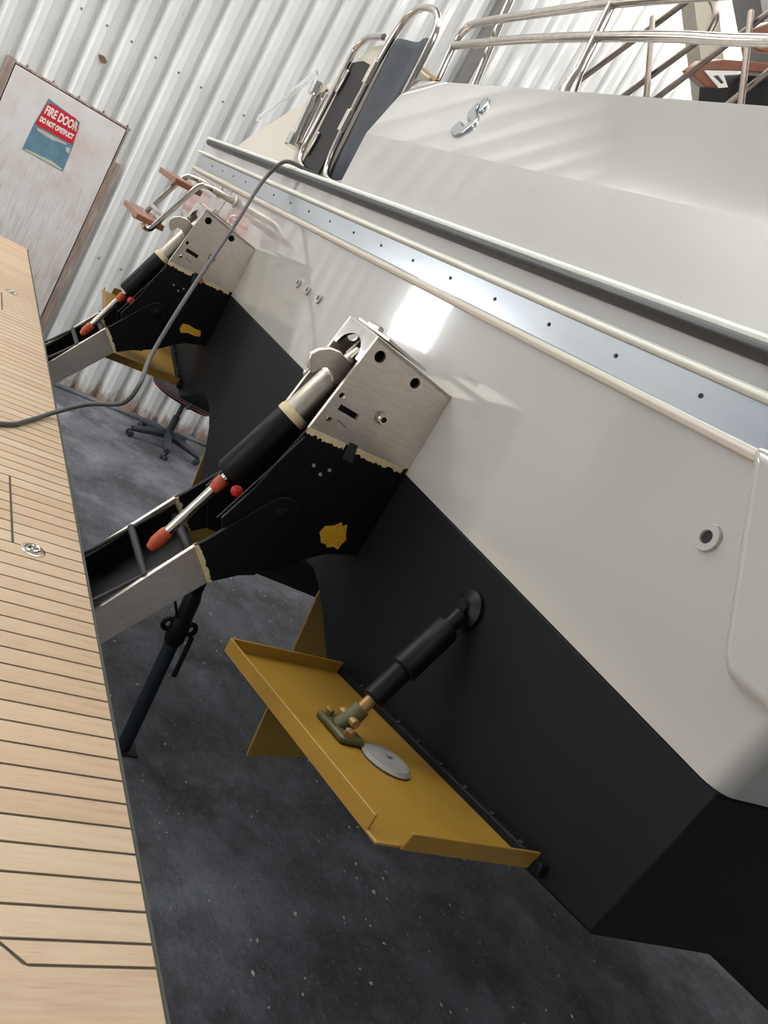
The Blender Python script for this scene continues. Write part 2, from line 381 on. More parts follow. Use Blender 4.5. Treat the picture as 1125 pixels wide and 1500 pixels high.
def text_yz(body, y, z, size, width, parent, mat):
    cu = bpy.data.curves.new('lettering', 'FONT'); cu.body = body; cu.size = size; cu.offset = 0.0022; cu.extrude = 0.0006
    tmp = bpy.data.objects.new('tmp', cu); me = bpy.data.meshes.new_from_object(tmp)
    bpy.data.objects.remove(tmp); bpy.data.curves.remove(cu)
    xs = [v.co.x for v in me.vertices]; k = width / (max(xs) - min(xs)); x0 = min(xs)
    mb = MB(); mb.add([(sx + 0.0025 + v.co.z, y + (v.co.x - x0) * k, z + v.co.y * 1.25) for v in me.vertices], [list(p.vertices) for p in me.polygons])
    bpy.data.meshes.remove(me)
    return lab(mb.build('lettering', mat, parent), 'white lettering reading ' + body)
text_yz('FIRE DOOR', 0.436, -0.190, 0.066, 0.226, sg, 'sign_white')
text_yz('DO NOT OBSTRUCT', 0.427, -0.252, 0.038, 0.236, sg, 'sign_white')

# ------------------------------------------------------------------ the boat
TY = 1.065                     # transom plane
XC = -2.4                      # boat centreline
yacht = thing('motor_yacht', 'stern of a white motor yacht with black antifouled bottom', 'boat', (XC, 2.3, -1.0))
def mir(p): return (2 * XC - p[0], p[1])
half = [(-0.566, -0.346), (-0.587, -0.629), (-1.02, -0.723), (-1.456, -0.817), (-1.53, -0.785), (-1.60, -0.750), (-1.67, -0.720), (-1.74, -0.702), (-1.82, -0.715), (-1.92, -0.765), (-2.01, -0.84), (-2.094, -0.911)]
def section(y, ch, xs, deep):
    h = [list(p) for p in half]
    h[0][0] += xs; h[1][0] += xs; h[1][1] = ch; h[2][1] += (ch + 0.629) * 0.6 - deep * 0.5; h[3][1] -= deep
    for k in range(4, len(h)): h[k][1] -= deep * (k - 3) / 9
    h = [tuple(p) for p in h]
    return [(a, y, b) for a, b in h + [(XC, -0.95 - deep)] + [mir(p) for p in reversed(h)]]
hb = MB(); hb.loft([section(TY, -0.629, 0, 0), section(1.454, -0.659, 0.0, 0.03), section(1.664, -0.761, 0.02, 0.06), section(2.4, -0.80, 0.10, 0.10), section(4.2, -0.80, 0.2, 0.14)])
lab(hb.build('antifouled_hull', 'antifoul', yacht, 0.006), 'matt black antifouled lower hull with propeller tunnels')
wt = MB()
def plan(z, xn, ya=TY):
    r = 0.035; pts = []
    for k in range(6):
        t = math.pi / 2 * k / 5
        pts.append((xn - r + r * math.sin(t), ya + r - r * math.cos(t)))
    xf = 2 * XC - xn
    pts += [(xn, 4.2), (xf, 4.2)] + [(2 * XC - a, b) for a, b in reversed(pts[:6])]
    return [(a, b, z) for a, b in pts]
wt.loft([plan(-0.346, -0.566), plan(-0.25, -0.553), plan(0.075, -0.512)])
lab(wt.build('transom', 'gelcoat', yacht), 'glossy white gelcoat transom')
for m in (0, 1):
    lp = [(-0.835, 0.075), (-0.812, 0.04), (-0.676, -0.195), (-0.650, -0.217), (-0.05, -0.217), (0.06, 0.075)]
    if m: lp = [mir(p) for p in lp]
    q = MB(); q.prism([(a, TY - (0.0015 if m else 0.022), b) for a, b in lp], [(a, 3.6, b) for a, b in lp])
    lab(q.build('quarter_moulding', 'gelcoat', yacht, 0.001 if m else 0.018, 4), 'raised white moulding at the corner of the transom')
# thru-hull fittings
def fitting(x, z, r, name='drain_fitting'):
    q = MB(); q.lathe((x, TY + 0.012, z), (0, -1, 0), [(0, r), (0.015, r), (0.019, r * .93), (0.019, r * .48), (0.0125, r * .42)], 24)
    o = q.build(name, 'gelcoat', yacht)
    q = MB(); q.lathe((x, TY + 0.011, z), (0, -1, 0), [(0, r * .42), (0.014, r * .42)], 16); q.build('bore', 'dark' if r > .02 else 'caulk', o)
fitting(-0.813, -0.076, 0.023); 
for x in (-2.753, -2.65, -2.537): fitting(x, -0.143, 0.018)
# horizontal bands round the stern (heights rise slightly towards the near side)
XN, XF = 0.10, -4.90
def band(name, mat, poly, sl, x0=XF, x1=XN, bevel=0.0, label=None):
    q = MB(); q.prism([(x0, a, b + sl * x0) for a, b in poly], [(x1, a, b + sl * x1) for a, b in poly])
    o = q.build(name, mat, yacht, bevel, 3)
    return lab(o, label) if label else o
band('stern_beam', 'gelcoat', [(1.074, 0.066), (1.074, 0.150), (1.064, 0.152), (1.064, 0.228), (1.40, 0.228), (1.40, 0.066)], 0.0105)
band('bead_moulding', 'gelcoat_matte', [(1.062, 0.060), (1.054, 0.063), (1.050, 0.070), (1.052, 0.077), (1.060, 0.081), (1.08, 0.081), (1.08, 0.060)], 0.0125, bevel=0.002)
strip = band('metal_strip', 'strip_metal', [(1.060, 0.080), (1.060, 0.141), (1.076, 0.141), (1.076, 0.080)], 0.0112, label='bare polished metal strip across the transom')
for i in range(-1, 17):
    x = -0.978 - 0.2225 * i
    if x < XF + 0.1: break
    q = MB(); q.lathe((x, 1.0585, 0.113 + 0.0112 * x), (0, 1, 0), [(0, 0.0042), (0.002, 0.0042)], 10); q.build('screw_hole', 'dark', strip)
band('white_bead', 'white_bead', [(1.075, 0.141), (1.047, 0.142), (1.041, 0.146), (1.041, 0.152), (1.047, 0.157), (1.075, 0.158)], 0.0105, bevel=0.002)
rr = band('rub_rail', 'rubber', [(1.066, 0.192), (1.046, 0.193), (1.036, 0.198), (1.032, 0.206), (1.036, 0.214), (1.046, 0.219), (1.066, 0.220)], 0.0095, XF + 0.12, XN, 0.004, 'black rubber rubbing strake')
q = MB(); q.lathe((XF + 0.12, 1.052, 0.206 + 0.0095 * XF), (-1, 0, 0), [(0, 0.015), (0.008, 0.012), (0.013, 0.004), (0.014, 0)], 14); q.build('end_cap', 'rubber', rr)
band('deck_lip', 'white_bead', [(1.066, 0.220), (1.058, 0.222), (1.056, 0.230), (1.062, 0.236), (1.09, 0.236), (1.09, 0.220)], 0.0095, bevel=0.002)
# locker lid with crease
A0, A1, A2 = (1.083, 0.185), (1.11, 0.406), (1.22, 0.664)
lid = MB()
lid.loft([[(-2.90, *A0), (-2.975, *A1), (-3.10, *A2), (-3.10, 2.0, A2[1] + 0.01), (-2.90, 2.0, 0.185)],
          [(0.02, *A0), (0.02, *A1), (0.02, *A2), (0.02, 2.0, A2[1] + 0.01), (0.02, 2.0, 0.185)]])
lab(lid.build('locker_lid', 'gelcoat', yacht, angle=8), 'large glossy white creased locker lid above the transom')
# emblem
nrm = Vector((0, -0.92, 0.392)); dd = Vector((0, 0.392, 0.92)); a0 = Vector((0, 1.11, 0.406))
E1 = [(-2.424, .0674), (-2.401, .058), (-2.3811, .0551), (-2.3658, .0599), (-2.3511, .0694), (-2.344, .0924), (-2.3468, .1124), (-2.3644, .1334), (-2.3894, .15), (-2.4197, .1635), (-2.434, .1774), (-2.4395, .1867), (-2.4624, .1973), (-2.4613, .1848), (-2.4601, .1723), (-2.4543, .1546), (-2.4225, .1272), (-2.4063, .1221), (-2.3968, .1245), (-2.3812, .1139), (-2.3779, .0992), (-2.388, .0925), (-2.4166, .1085), (-2.4435, .1152), (-2.4436, .1082), (-2.4445, .0969), (-2.4374, .081)]
E2 = [(-2.4086, .1618), (-2.3894, .1604), (-2.3894, .1719), (-2.4068, .1978), (-2.4274, .2183), (-2.4479, .2237), (-2.4521, .2122), (-2.4526, .1995), (-2.4395, .1867), (-2.4199, .1746)]
emb = bpy.data.objects.new('emblem', None); C.objects.link(emb); emb.parent = yacht
lab(emb, 'chrome S-shaped emblem')
for lp in (E1, E2):
    q = MB(); pt = lambda x, s, h: Vector((x, 0, 0)) + a0 + dd * s + nrm * h
    q.prism([pt(x, s, -0.002) for x, s in lp], [pt(x, s, 0.009) for x, s in lp]); q.build('emblem_stroke', 'emblem_chrome', emb, 0.004, 3)
# far quarter bulwark with hinge cylinder and clear rail
q = MB(); q.xz([(-4.88, 0.215), (-4.80, 0.262), (-4.00, 0.571), (-3.625, 0.785), (-3.497, 0.80), (-3.52, 0.22)], 1.205, 1.60)
bw = lab(q.build('quarter_bulwark', 'gelcoat_matte', yacht, 0.012, 3), 'cream bulwark rising on the far quarter')
q = MB(); q.xz([(-4.69, 0.375), (-4.688, 0.40), (-4.132, 0.662), (-4.10, 0.64)], 1.19, 1.204); lab(q.build('clear_trim', 'acrylic', bw), 'clear acrylic edge trim')
hx = [(-3.862, 1.17, 0.30), (-3.905, 1.17, 0.585)]
q = MB(); q.rings([Vector(hx[0]) + (Vector(hx[1]) - Vector(hx[0])) * t for t in (0, .17, .17, .82, .82, 1)], [.036, .036, .022, .022, .036, .036], 18)
hc = lab(q.build('hinge_cylinder', 'chrome', bw), 'chrome hinge cylinder on the bulwark')
q = MB(); q.box(-3.865, -3.80, 1.178, 1.20, 0.33, 0.56); q.build('hinge_plate', 'tube_steel', hc, 0.003)
# rudders
for m in (0, 1):
    x = -1.775 if not m else 2 * XC + 1.775
    lp = [(1.132, -0.70), (1.136, -0.78), (1.205, -1.315), (1.40, -1.27), (1.50, -0.9), (1.50, -0.68)]
    q = MB(); n = len(lp)
    q.loft([[(x + (0.004 if i < 3 else 0.016), a, b) for i, (a, b) in enumerate(lp)], [(x - (0.004 if i < 3 else 0.016), a, b) for i, (a, b) in enumerate(lp)]])
    lab(q.build('rudder', 'gold', yacht), 'gold primed rudder blade')
# stern rail of bent tube above the lid
rail = bpy.data.objects.new('stern_rail', None); C.objects.link(rail); rail.parent = yacht
lab(rail, 'polished steel tube rail above the locker lid')
T = 0.017
for nm, pts in (('upper_tube', [(-3.80, 1.6, 0.62), (-3.814, 1.6, 0.875), (-3.838, 1.6, 1.043), (-3.80, 1.6, 1.115), (-3.688, 1.6, 1.14), (-3.198, 1.6, 1.167), (-2.803, 1.6, 1.184), (-2.409, 1.6, 1.188), (-1.9, 1.6, 1.186), (-0.9, 1.6, 1.18)]),
                ('lower_tube', [(-3.83, 1.6, 1.037), (-3.29, 1.6, 1.06), (-2.794, 1.6, 1.066), (-2.36, 1.6, 1.061), (-1.977, 1.6, 1.045), (-0.9, 1.6, 1.03)]),
                ('stanchion', [(-2.74, 1.6, 0.64), (-2.756, 1.6, 0.895), (-2.795, 1.6, 1.184)]),
                ('stanchion', [(-3.50, 1.66, 0.64), (-3.66, 1.66, 1.22), (-3.70, 1.66, 1.5)])):
    q = MB(); q.tube(pts, T, 12, 5); q.build(nm, 'tube_steel', rail)
q = MB(); q.rings([(-2.738, 1.6, 0.82), (-2.755, 1.6, 0.87), (-2.762, 1.6, 0.94)], [.03, .034, .02], 14); q.build('stanchion_socket', 'tube_steel', rail)
for p0, p1 in (((-3.749, 1.45, 0.855), (-3.443, 1.45, 0.782)),):
    q = MB(); q.tube([p0, p1], 0.014); q.build('stay', 'bronze', rail)
fr = bpy.data.objects.new('folded_frame', None); C.objects.link(fr); fr.parent = yacht
lab(fr, 'crossed steel tubes of a folded frame behind the rail')
y = 1.8
for p0, p1 in (((-3.12, y, 0.98), (-2.66, y, 1.36)), ((-2.78, y, 0.945), (-2.505, y, 1.20)), ((-2.66, y + .03, 0.94), (-2.26, y + .03, 1.36)), ((-2.55, y - .03, 0.93), (-2.795, y - .03, 1.245)), ((-2.12, y, 0.90), (-2.37, y, 1.27)), ((-2.35, y + .05, 0.92), (-2.05, y + .05, 1.32))):
    q = MB(); q.tube([p0, p1], 0.0105, 10); q.build('frame_tube', 'frame_steel', fr)
q = MB(); q.tube([(-2.505, 1.8, 1.20), (-2.52, 1.8, 1.261), (-2.577, 1.8, 1.313), (-2.66, 1.8, 1.35)], 0.012, 10, 5); q.build('frame_hoop', 'frame_steel', fr)

# ------------------------------------------------------------------ trim tabs
def make_tab(sgn, label, extra_drop):
    X = (lambda x: x) if sgn > 0 else (lambda x: 2 * XC - x)
    root = thing('trim_tab', label, 'trim tab', (X(-1.06), 1.0, -0.75), 'gold trim tabs on the transom')
    sl = 0.208
    def P(x, y, h=0.0):       # on the tab surface
        z = -0.640 + sl * (x + 0.729) - extra_drop * (1.05 - y) / 0.3
        return Vector((X(x), y, z + h))
    q = MB()
    th = 0.006
    o = [(-0.722, 1.058), (-0.729, 0.752), (-1.366, 0.75), (-1.41, 1.058)]
    q.prism([P(a, b, -th) for a, b in o], [P(a, b) for a, b in o]); q.build('tab_plate', 'gold', root, 0.002)
    LH = 0.027
    def lip(a, b, off, nm='upturned_lip'):
        a, b = Vector(a), Vector(b); w = MB()
        base = [P(a.x, a.y, -th), P(b.x, b.y, -th)]
        dv = Vector((X(off[0]) - X(0), off[1], 0))
        up = [P(a.x, a.y, LH), P(b.x, b.y, LH)]
        w.prism([base[0], base[1], up[1] + dv * 0.5, up[0] + dv * 0.5], [base[0] - dv, base[1] - dv, up[1] - dv * 0.5, up[0] - dv * 0.5])
        w.build(nm, 'gold', root, 0.0015)
    lip((-0.757, 0.752), (-1.362, 0.750), (0, -0.005)); lip((-0.724, 0.795), (-0.720, 1.05), (0.005, 0)); lip((-1.366, 0.75), (-1.405, 1.05), (-0.005, 0))
    q = MB(); q.obox(P(-0.70, 1.056, 0.004), P(-1.43, 1.056, 0.004), 0.02, 0.022); h = q.build('hinge', 'antifoul', root, 0.003)
    for k in range(9):
        q = MB(); q.lathe(P(-0.76 - 0.078 * k, 1.054, 0.012), (0, -0.5, 1), [(0, .006), (.007, .005), (.008, 0)], 8); q.build('screw', 'black_paint', h)
    # ram: foot, clevis, rod, two-stage body, upper bracket
    q = MB(); ft = P(-1.055, 0.872)
    q.obox(P(-1.02, 0.872, 0.008), P(-1.125, 0.872, 0.008), 0.05, 0.014); foot = q.build('ram_foot', 'olive', root, 0.005)
    for dx in (-1.032, -1.112):
        q = MB(); q.lathe(P(dx, 0.862, 0.014), (0, 0, 1), [(0, .009), (.012, .009), (.014, .006), (.014, 0)], 6); q.build('bolt', 'bronze', foot)
    top = Vector((X(-1.150), 1.035, -0.458)); bot = P(-1.070, 0.884, 0.045); ax = top - bot
    q = MB(); q.rings([P(-1.075, 0.874, 0.012), P(-1.072, 0.880, 0.030), bot + ax * 0.06], [.021, .018, .016], 14); q.build('clevis', 'olive', foot)
    q = MB(); q.tube([P(-1.045, 0.876, 0.034), P(-1.098, 0.876, 0.034)], 0.008, 10); q.build('clevis_pin', 'bronze', foot)
    ram = lab((lambda w: (w.rings([bot + ax * t for t in (.14, .15, .55)], [.018, .0215, .0215], 20), w.build('ram_body', 'black_paint', root))[1])(MB()), 'matt black trim ram body')
    q = MB(); q.rings([bot + ax * t for t in (0.02, .16)], .012, 14); q.build('rod_end', 'bronze', ram)
    q = MB(); q.rings([bot + ax * t for t in (.43, .44, .86, .88)], [.025, .0285, .0285, .025], 20); q.build('outer_sleeve', 'black_paint', ram)
    q = MB(); q.rings([bot + ax * t for t in (.86, 1.02)], [.016, .016], 14)
    q.lathe((X(-1.165), TY + 0.001, -0.445), (0, -1, 0), [(0, .040), (.010, .040), (.014, .034), (.020, .02), (.03, .018), (.032, 0)], 18); q.build('upper_bracket', 'black_paint', root)
    # zinc anode disc
    q = MB(); c = P(-0.985, 0.925, 0.001); n = 24
    loops = []
    for r, h in ((.055, 0), (.058, .004), (.050, .010), (.012, .012)):
        loops.append([P(-0.985 + r * 1.0 * math.cos(2 * math.pi * k / n), 0.925 + r * 0.72 * math.sin(2 * math.pi * k / n), h) for k in range(n)])
    q.loft(loops, True); an = lab(q.build('anode', 'zinc', root), 'grey zinc anode disc')
    q = MB(); q.lathe(P(-0.985, 0.925, 0.010), (0, 0, 1), [(0, .006), (.008, .006), (.009, 0)], 8); q.build('anode_bolt', 'zinc', an)
    return root
make_tab(1, 'gold trim tab with black ram on the near side of the transom', 0.0)
make_tab(-1, 'gold trim tab beyond the far lift arm', 0.03)

# ------------------------------------------------------------------ hydraulic lift arms
def make_arm(label):
    root = thing('lift_arm', label, 'lift arm', (-1.69, TY, -0.58), 'hydraulic swim platform lift arms')
    xn, xf, t = -1.600, -1.775, 0.010
    box = [(0.829, -0.100), (1.064, -0.139), (1.064, -0.334), (0.790, -0.341)]
    slot = [(0.829, -0.263), (0.882, -0.267), (0.880, -0.281), (0.828, -0.277)]
    o = lab(holed_plate_yz('mount_plate', box, [circ(0.855, -0.135, 0.0135), circ(0.963, -0.150, 0.0125), circ(0.822, -0.246, 0.0075), slot, [(0.840, -0.296), (0.868, -0.304), (0.867, -0.3055), (0.840, -0.298)]], xn - t, xn, 'stainless', root), 'brushed stainless mounting plate with bolt holes')
    holed_plate_yz('mount_plate', box, [circ(0.855, -0.135, 0.0135)], xf, xf + t, 'stainless', root)
    for (yy, zz, r, h) in ((0.931, -0.251, 0.0135, 0.018), (0.819, -0.302, 0.006, 0.006)):
        q = MB(); q.lathe((xn, yy, zz), (1, 0, 0), [(0, r * 1.25), (h * .15, r * 1.25), (h * .16, r), (h * .85, r), (h, r * .85), (h, r * .5), (h * .45, r * .45)], 18); b = q.build('bolt', 'tube_steel', o)
        q = MB(); q.lathe((xn, yy, zz), (1, 0, 0), [(h * .3, r * .44), (h * .5, r * .44)], 6); q.build('socket', 'dark', b)
    q = MB(); q.lathe((xf, 0.812, -0.262), (-1, 0, 0), [(0, .013), (.012, .013), (.016, .008), (.016, 0)], 12); q.build('bolt', 'tube_steel', root)
    # top sheet and arched end sheet
    q = MB(); q.prism([(xf, 0.829, -0.100), (xf, 1.064, -0.139), (xn, 1.064, -0.139), (xn, 0.829, -0.100)], [(xf, 0.829, -0.108), (xf, 1.064, -0.147), (xn, 1.064, -0.147), (xn, 0.829, -0.108)]); q.build('top_sheet', 'stainless', root)
    xm = (xn + xf) / 2; hw = (xn - xf) / 2 - 0.002
    arch = [(-hw, -0.101), (hw, -0.101), (hw, -0.165)] + [(0.062 * math.cos(a) , -0.165 + 0.042 * math.sin(a)) for a in [math.pi * k / 10 for k in range(11)]] + [(-hw, -0.165)]
    q = MB(); q.prism([(xm + a, 0.829 + (b + 0.1) * 0.16, b) for a, b in arch], [(xm + a, 0.836 + (b + 0.1) * 0.16, b) for a, b in arch]); lab(q.build('end_sheet', 'chrome', root), 'bright end sheet with arched cut-out')
    q = MB(); q.prism([(xf + .004, 0.85, -0.098), (xf + .004, 0.965, -0.117), (xn + .008, 0.965, -0.117), (xn + .008, 0.85, -0.098)], [(xf + .004, 0.85, -0.092), (xf + .004, 0.965, -0.111), (xn + .008, 0.965, -0.111), (xn + .008, 0.85, -0.092)]); q.build('top_flange', 'stainless', root)
    q = MB(); q.tube([(xf - 0.03, 0.90, -0.096), (xf + 0.03, 0.90, -0.094)], 0.008, 10); q.build('lock_pin', 'tube_steel', root)
    q = MB(); q.yz([(0.842, -0.112), (1.06, -0.148), (1.06, -0.332), (0.806, -0.338)], xn - 0.034, xn - 0.031); q.build('hole_shade_sheet', 'dark', root)  # added dark sheet, its colour stands in for shade inside the plate holes
    # fixed black bracket
    brk = [(0.790, -0.341), (1.064, -0.334), (1.064, -0.575), (1.042, -0.581), (0.985, -0.600), (0.950, -0.625), (0.900, -0.668), (0.850, -0.696), (0.770, -0.700), (0.714, -0.601), (0.748, -0.512)]
    for a, b in ((xn - t, xn - 0.001), (xf + 0.001, xf + t)):
        q = MB(); q.yz(brk, a, b); bk = q.build('bracket_plate', 'black_paint', root, 0.001)
        if a == xn - t: nb = bk
    q = MB(); q.prism([(xf + t, 0.90, -0.36), (xf + t, 0.90, -0.60), (xn - t, 0.90, -0.60), (xn - t, 0.90, -0.36)], [(xf + t, 0.91, -0.36), (xf + t, 0.91, -0.60), (xn - t, 0.91, -0.60), (xn - t, 0.91, -0.36)]); q.build('bracket_web', 'black_paint', root)
    for yy, zz in ((0.845, -0.412), (0.885, -0.408), (0.87, -0.425)):
        q = MB(); q.lathe((xn - 0.001, yy, zz), (1, 0, 0), [(0, .0045), (.003, .004), (.0045, 0)], 8); q.build('screw', 'zinc', nb)
    # torn masking tape along the mount plate's lower edge
    rnd = random.Random(3)
    def strip_poly(p0, p1, w, jag, nseg, side):
        p0, p1 = Vector(p0 + (0,)), Vector(p1 + (0,)); d = (p1 - p0); nn = Vector((-d.y, d.x, 0)).normalized() * side
        up = [(p0 + d * i / nseg) for i in range(nseg + 1)]
        lo = [(p + nn * (w + rnd.uniform(-jag, jag))) for p in up]
        return [(p.x, p.y) for p in up] + [(p.x, p.y) for p in reversed(lo)]
    for p0, p1 in (((0.788, -0.338), (0.888, -0.337)), ((0.918, -0.337), (1.066, -0.333))):
        q = MB(); q.yz(strip_poly(p0, p1, 0.014, 0.004, 22, -1), xn, xn + 0.0015); lab(q.build('masking_tape', 'tape', root), 'torn cream masking tape')
    q = MB(); q.yz([(0.893, -0.330), (0.915, -0.330), (0.925, -0.372), (0.898, -0.372)], xn, xn + 0.004); q.build('clip', 'rubber', root, 0.001)
    q = MB(); q.yz([(1.05, -0.335), (1.064, -0.33), (1.064, -0.352), (1.05, -0.358)], xn - 0.02, xn + 0.003); q.build('sealant_blob', 'black_paint', root, 0.004)
    # moving arm: two side plates, black near the pivot and bare steel towards the platform
    an, af = -1.588, -1.840
    blk = [(0.683, -0.678), (0.702, -0.655), (0.791, -0.521), (0.805, -0.506), (0.825, -0.498), (0.848, -0.503), (0.864, -0.520), (0.870, -0.545), (0.868, -0.60), (0.860, -0.650), (0.846, -0.699), (0.810, -0.712), (0.751, -0.751)]
    stl = [(0.683, -0.678), (0.751, -0.751), (0.603, -0.962), (0.555, -1.03), (0.500, -1.00), (0.547, -0.897)]
    for x0, x1 in ((an - 0.012, an), (af, af + 0.012)):
        q = MB(); q.yz(blk, x0, x1); o = q.build('arm_plate', 'black_paint', root, 0.002)
        q = MB(); q.yz(stl, x0, x1); s_ = lab(q.build('arm_end', 'stainless', root, 0.0015), 'bare stainless arm end')
        q = MB(); q.yz(strip_poly((0.683, -0.678), (0.751, -0.751), 0.010, 0.003, 16, 1), x0 - 0.0012, x1 + 0.0012); q.build('masking_tape', 'tape', root)
        q = MB(); q.tube([(x1 - 0.006 if x1 < -1.7 else x1 - 0.018, 0.700, -0.655 - .03), (x1 - 0.018 if x1 > -1.7 else x1 + .012, 0.56, -0.86), (x1 - 0.018 if x1 > -1.7 else x1 + .012, 0.50, -0.93)], 0.005, 8); q.build('inner_flange', 'rubber', root)
    for x0, x1 in ((an - 0.0135, an - 0.0122), (af + 0.0122, af + 0.0135)):
        q = MB(); q.yz([(0.690, -0.690), (0.742, -0.746), (0.603, -0.945), (0.56, -1.005), (0.512, -0.985), (0.552, -0.903)], x0, x1); q.build('inner_lining', 'black_paint', root)
    for r, h in ((0.024, 0.002), (0.015, 0.005), (0.006, 0.008)):
        q = MB(); q.lathe((an, 0.829, -0.537), (1, 0, 0), [(0, r), (h * .7, r), (h, r * .85), (h, 0)], 20); q.build('pivot_cap', 'black_paint', root)
    q = MB(); q.prism([(af + .012, 0.74, -0.735), (af + .012, 0.56, -0.99), (an - .012, 0.56, -0.99), (an - .012, 0.74, -0.735)], [(af + .012, 0.748, -0.741), (af + .012, 0.568, -0.996), (an - .012, 0.568, -0.996), (an - .012, 0.748, -0.741)]); q.build('arm_floor', 'dark', root)
    q = MB(); q.tube([(af + .01, 0.705, -0.72), (an - .01, 0.705, -0.72)], 0.011, 12); q.build('cross_tube', 'dark', root)
    q = MB(); q.tube([(af + .01, 0.622, -0.785), (an - .01, 0.622, -0.785)], 0.009, 12); q.build('rod_pin', 'dark', root)
    # ram
    xr = -1.69
    def pt(t): return Vector((xr, 0.851, -0.165)).lerp(Vector((xr, 0.632, -0.765)), t)
    ram = (lambda w: (w.rings([pt(a) for a in (.10, .12, .30)], [.028, .032, .032], 22), w.build('ram_barrel', 'cyl_steel', root))[1])(MB())
    q = MB(); q.rings([pt(a) for a in (.29, .30, .60, .612)], [.033, .036, .036, .031], 22); q.build('ram_sleeve', 'black_paint', ram)
    q = MB(); q.rings([pt(a) for a in (.285, .30, .318)], [.0335, .0372, .0372], 22); q.build('masking_tape', 'tape', ram)
    q = MB(); q.rings([pt(a) for a in (.62, .97)], .0115, 16); q.build('ram_rod', 'tube_steel', ram)
    q = MB(); q.rings([pt(a) for a in (.63, .66, .685)], [.0145, .0150, .0125], 14); lab(q.build('orange_seal', 'orange', ram), 'orange grease on the rod')
    q = MB(); q.rings([pt(a) for a in (.90, .91, .96, .99)], [.0125, .0155, .0165, .010], 14); lab(q.build('rod_boot', 'orange', ram), 'orange primed rod end')
    q = MB(); c0 = Vector((xr + 0.034, 0.738, -0.548)); q.lathe(c0, (1, -.4, 0.1), [(0, .010), (.003, .014), (.006, .010), (.008, 0)], 9); lab(q.build('red_plug', 'red_grease', root), 'bright red grease blob')
    q = MB(); q.rings([pt(a) for a in (-.02, 0.06, .12)], [.016, .024, .034], 18)
    for sx_ in (-1, 1): q.obox(pt(0.02) + Vector((sx_ * 0.016, 0, 0)), pt(-0.09) + Vector((sx_ * 0.016, 0, 0)), 0.010, 0.03, (0, 1, 0))
    q.build('ram_clevis', 'cyl_steel', ram)
    cr = [(0.738, -0.218), (0.737, -0.203), (0.748, -0.187), (0.768, -0.173), (0.795, -0.170), (0.822, -0.180), (0.850, -0.200), (0.842, -0.235), (0.812, -0.236), (0.806, -0.226), (0.797, -0.218), (0.785, -0.213), (0.774, -0.217), (0.767, -0.232), (0.760, -0.240), (0.748, -0.232)]
    q = MB(); q.yz(cr, -1.668, -1.652); lab(q.build('hook_plate', 'stainless', root, 0.002), 'rounded stainless hook plate')
    q = MB(); q.tube([(xn + .004, 0.79, -0.36), (xn + .006, 0.76, -0.44), (xn + .006, 0.73, -0.52), (xn + .006, 0.70, -0.60)], 0.0018, 6, 4); q.build('hose', 'rubber', root)
    return root
arm = make_arm('lift arm with yellow paint splash nearest the camera, under the window glare')
arm2 = copy_tree(arm)
arm2.location.x -= 1.74
def splash(root, poly, x, name, mat, label):
    q = MB(); q.yz(poly, x - 0.001, x + 0.0015); lab(q.build(name, mat, root), label)
splash(arm, [(0.943, -0.553), (0.951, -0.562), (0.96, -0.575), (0.972, -0.574), (0.98, -0.581), (0.995, -0.573), (1.008, -0.577), (1.010, -0.56), (1.015, -0.547), (1.004, -0.53), (0.997, -0.512), (0.988, -0.519), (0.98, -0.511), (0.968, -0.525), (0.947, -0.534)], -1.60, 'paint_splash', 'gold_splash', 'yellow paint splash')
q = MB(); c0 = Vector((-3.37, 0.945, -0.090)); q.rings([c0 + Vector((0, 0.014 * math.cos(a), 0.020 * math.sin(a))) for a in [2 * math.pi * k / 16 for k in range(17)]], 0.003, 8); q.build('lifting_eye', 'tube_steel', arm2)
splash(arm2, [(0.94, -0.556), (0.951, -0.569), (0.975, -0.557), (1.007, -0.556), (1.027, -0.549), (1.02, -0.528), (0.993, -0.53), (0.965, -0.527), (0.942, -0.533)], -3.34, 'paint_splash', 'gold_splash', 'elongated yellow paint splash')
splash(arm2, [(0.906, -0.338), (0.925, -0.333), (0.942, -0.348), (0.933, -0.362)], -3.3385, 'primer_patch', 'orange', 'orange primer patch')
arm2['label'] = 'lift arm farther away, crossed by the grey cable'

# ------------------------------------------------------------------ teak swim platform
plat = thing('swim_platform', 'teak planked swim platform with dark caulking', 'swim platform', (-2.6, 0.0, -0.93))
PT = -0.870; PX0, PX1, PY0, PY1 = -5.44, 0.24, -0.85, 0.5335
q = MB(); q.xy([(PX0 + .03, PY0), (PX1, PY0), (PX1, PY1), (PX0 + .012, PY1), (PX0, PY1 - .03)], -0.93, PT - 0.008); q.build('deck_core', 'frp', plat, 0.004)
q = MB(); q.xy([(PX0 + .004, PY0 + .005), (PX1 - .005, PY0 + .005), (PX1 - .005, PY1 + .004), (PX0 + .012, PY1 + .004), (PX0 + .002, PY1 - .03)], PT - 0.008, PT - 0.002); lab(q.build('caulking', 'caulk', plat), 'dark caulking bed between planks')
q = MB(); q.box(PX0 + 0.01, PX1, PY1 + .0035, PY1 + .0085, -0.932, PT - 0.0008); q.build('edge_strip', 'caulk', plat, 0.0015)
G = 0.0024
def plank(x0, x1, y0, y1):
    q = MB(); q.box(x0, x1, y0, y1, PT - 0.008, PT); return q.build('plank', 'teak', plat)
hatches = ((-2.069, -1.78), (-4.02, -3.765))
def near(x): return any(a - .012 < x < b + .012 for a, b in hatches)
k = 0; base = {}
def shared(key, x0, x1, y0, y1):
    xm = (x0 + x1) / 2
    if key not in base:
        base[key] = plank(x0, x1, y0, y1); base[key]['_x'] = xm; return base[key]
    o = base[key].copy(); C.objects.link(o); o.parent = plat; o.location.x = xm - base[key]['_x']; return o
x = -0.749
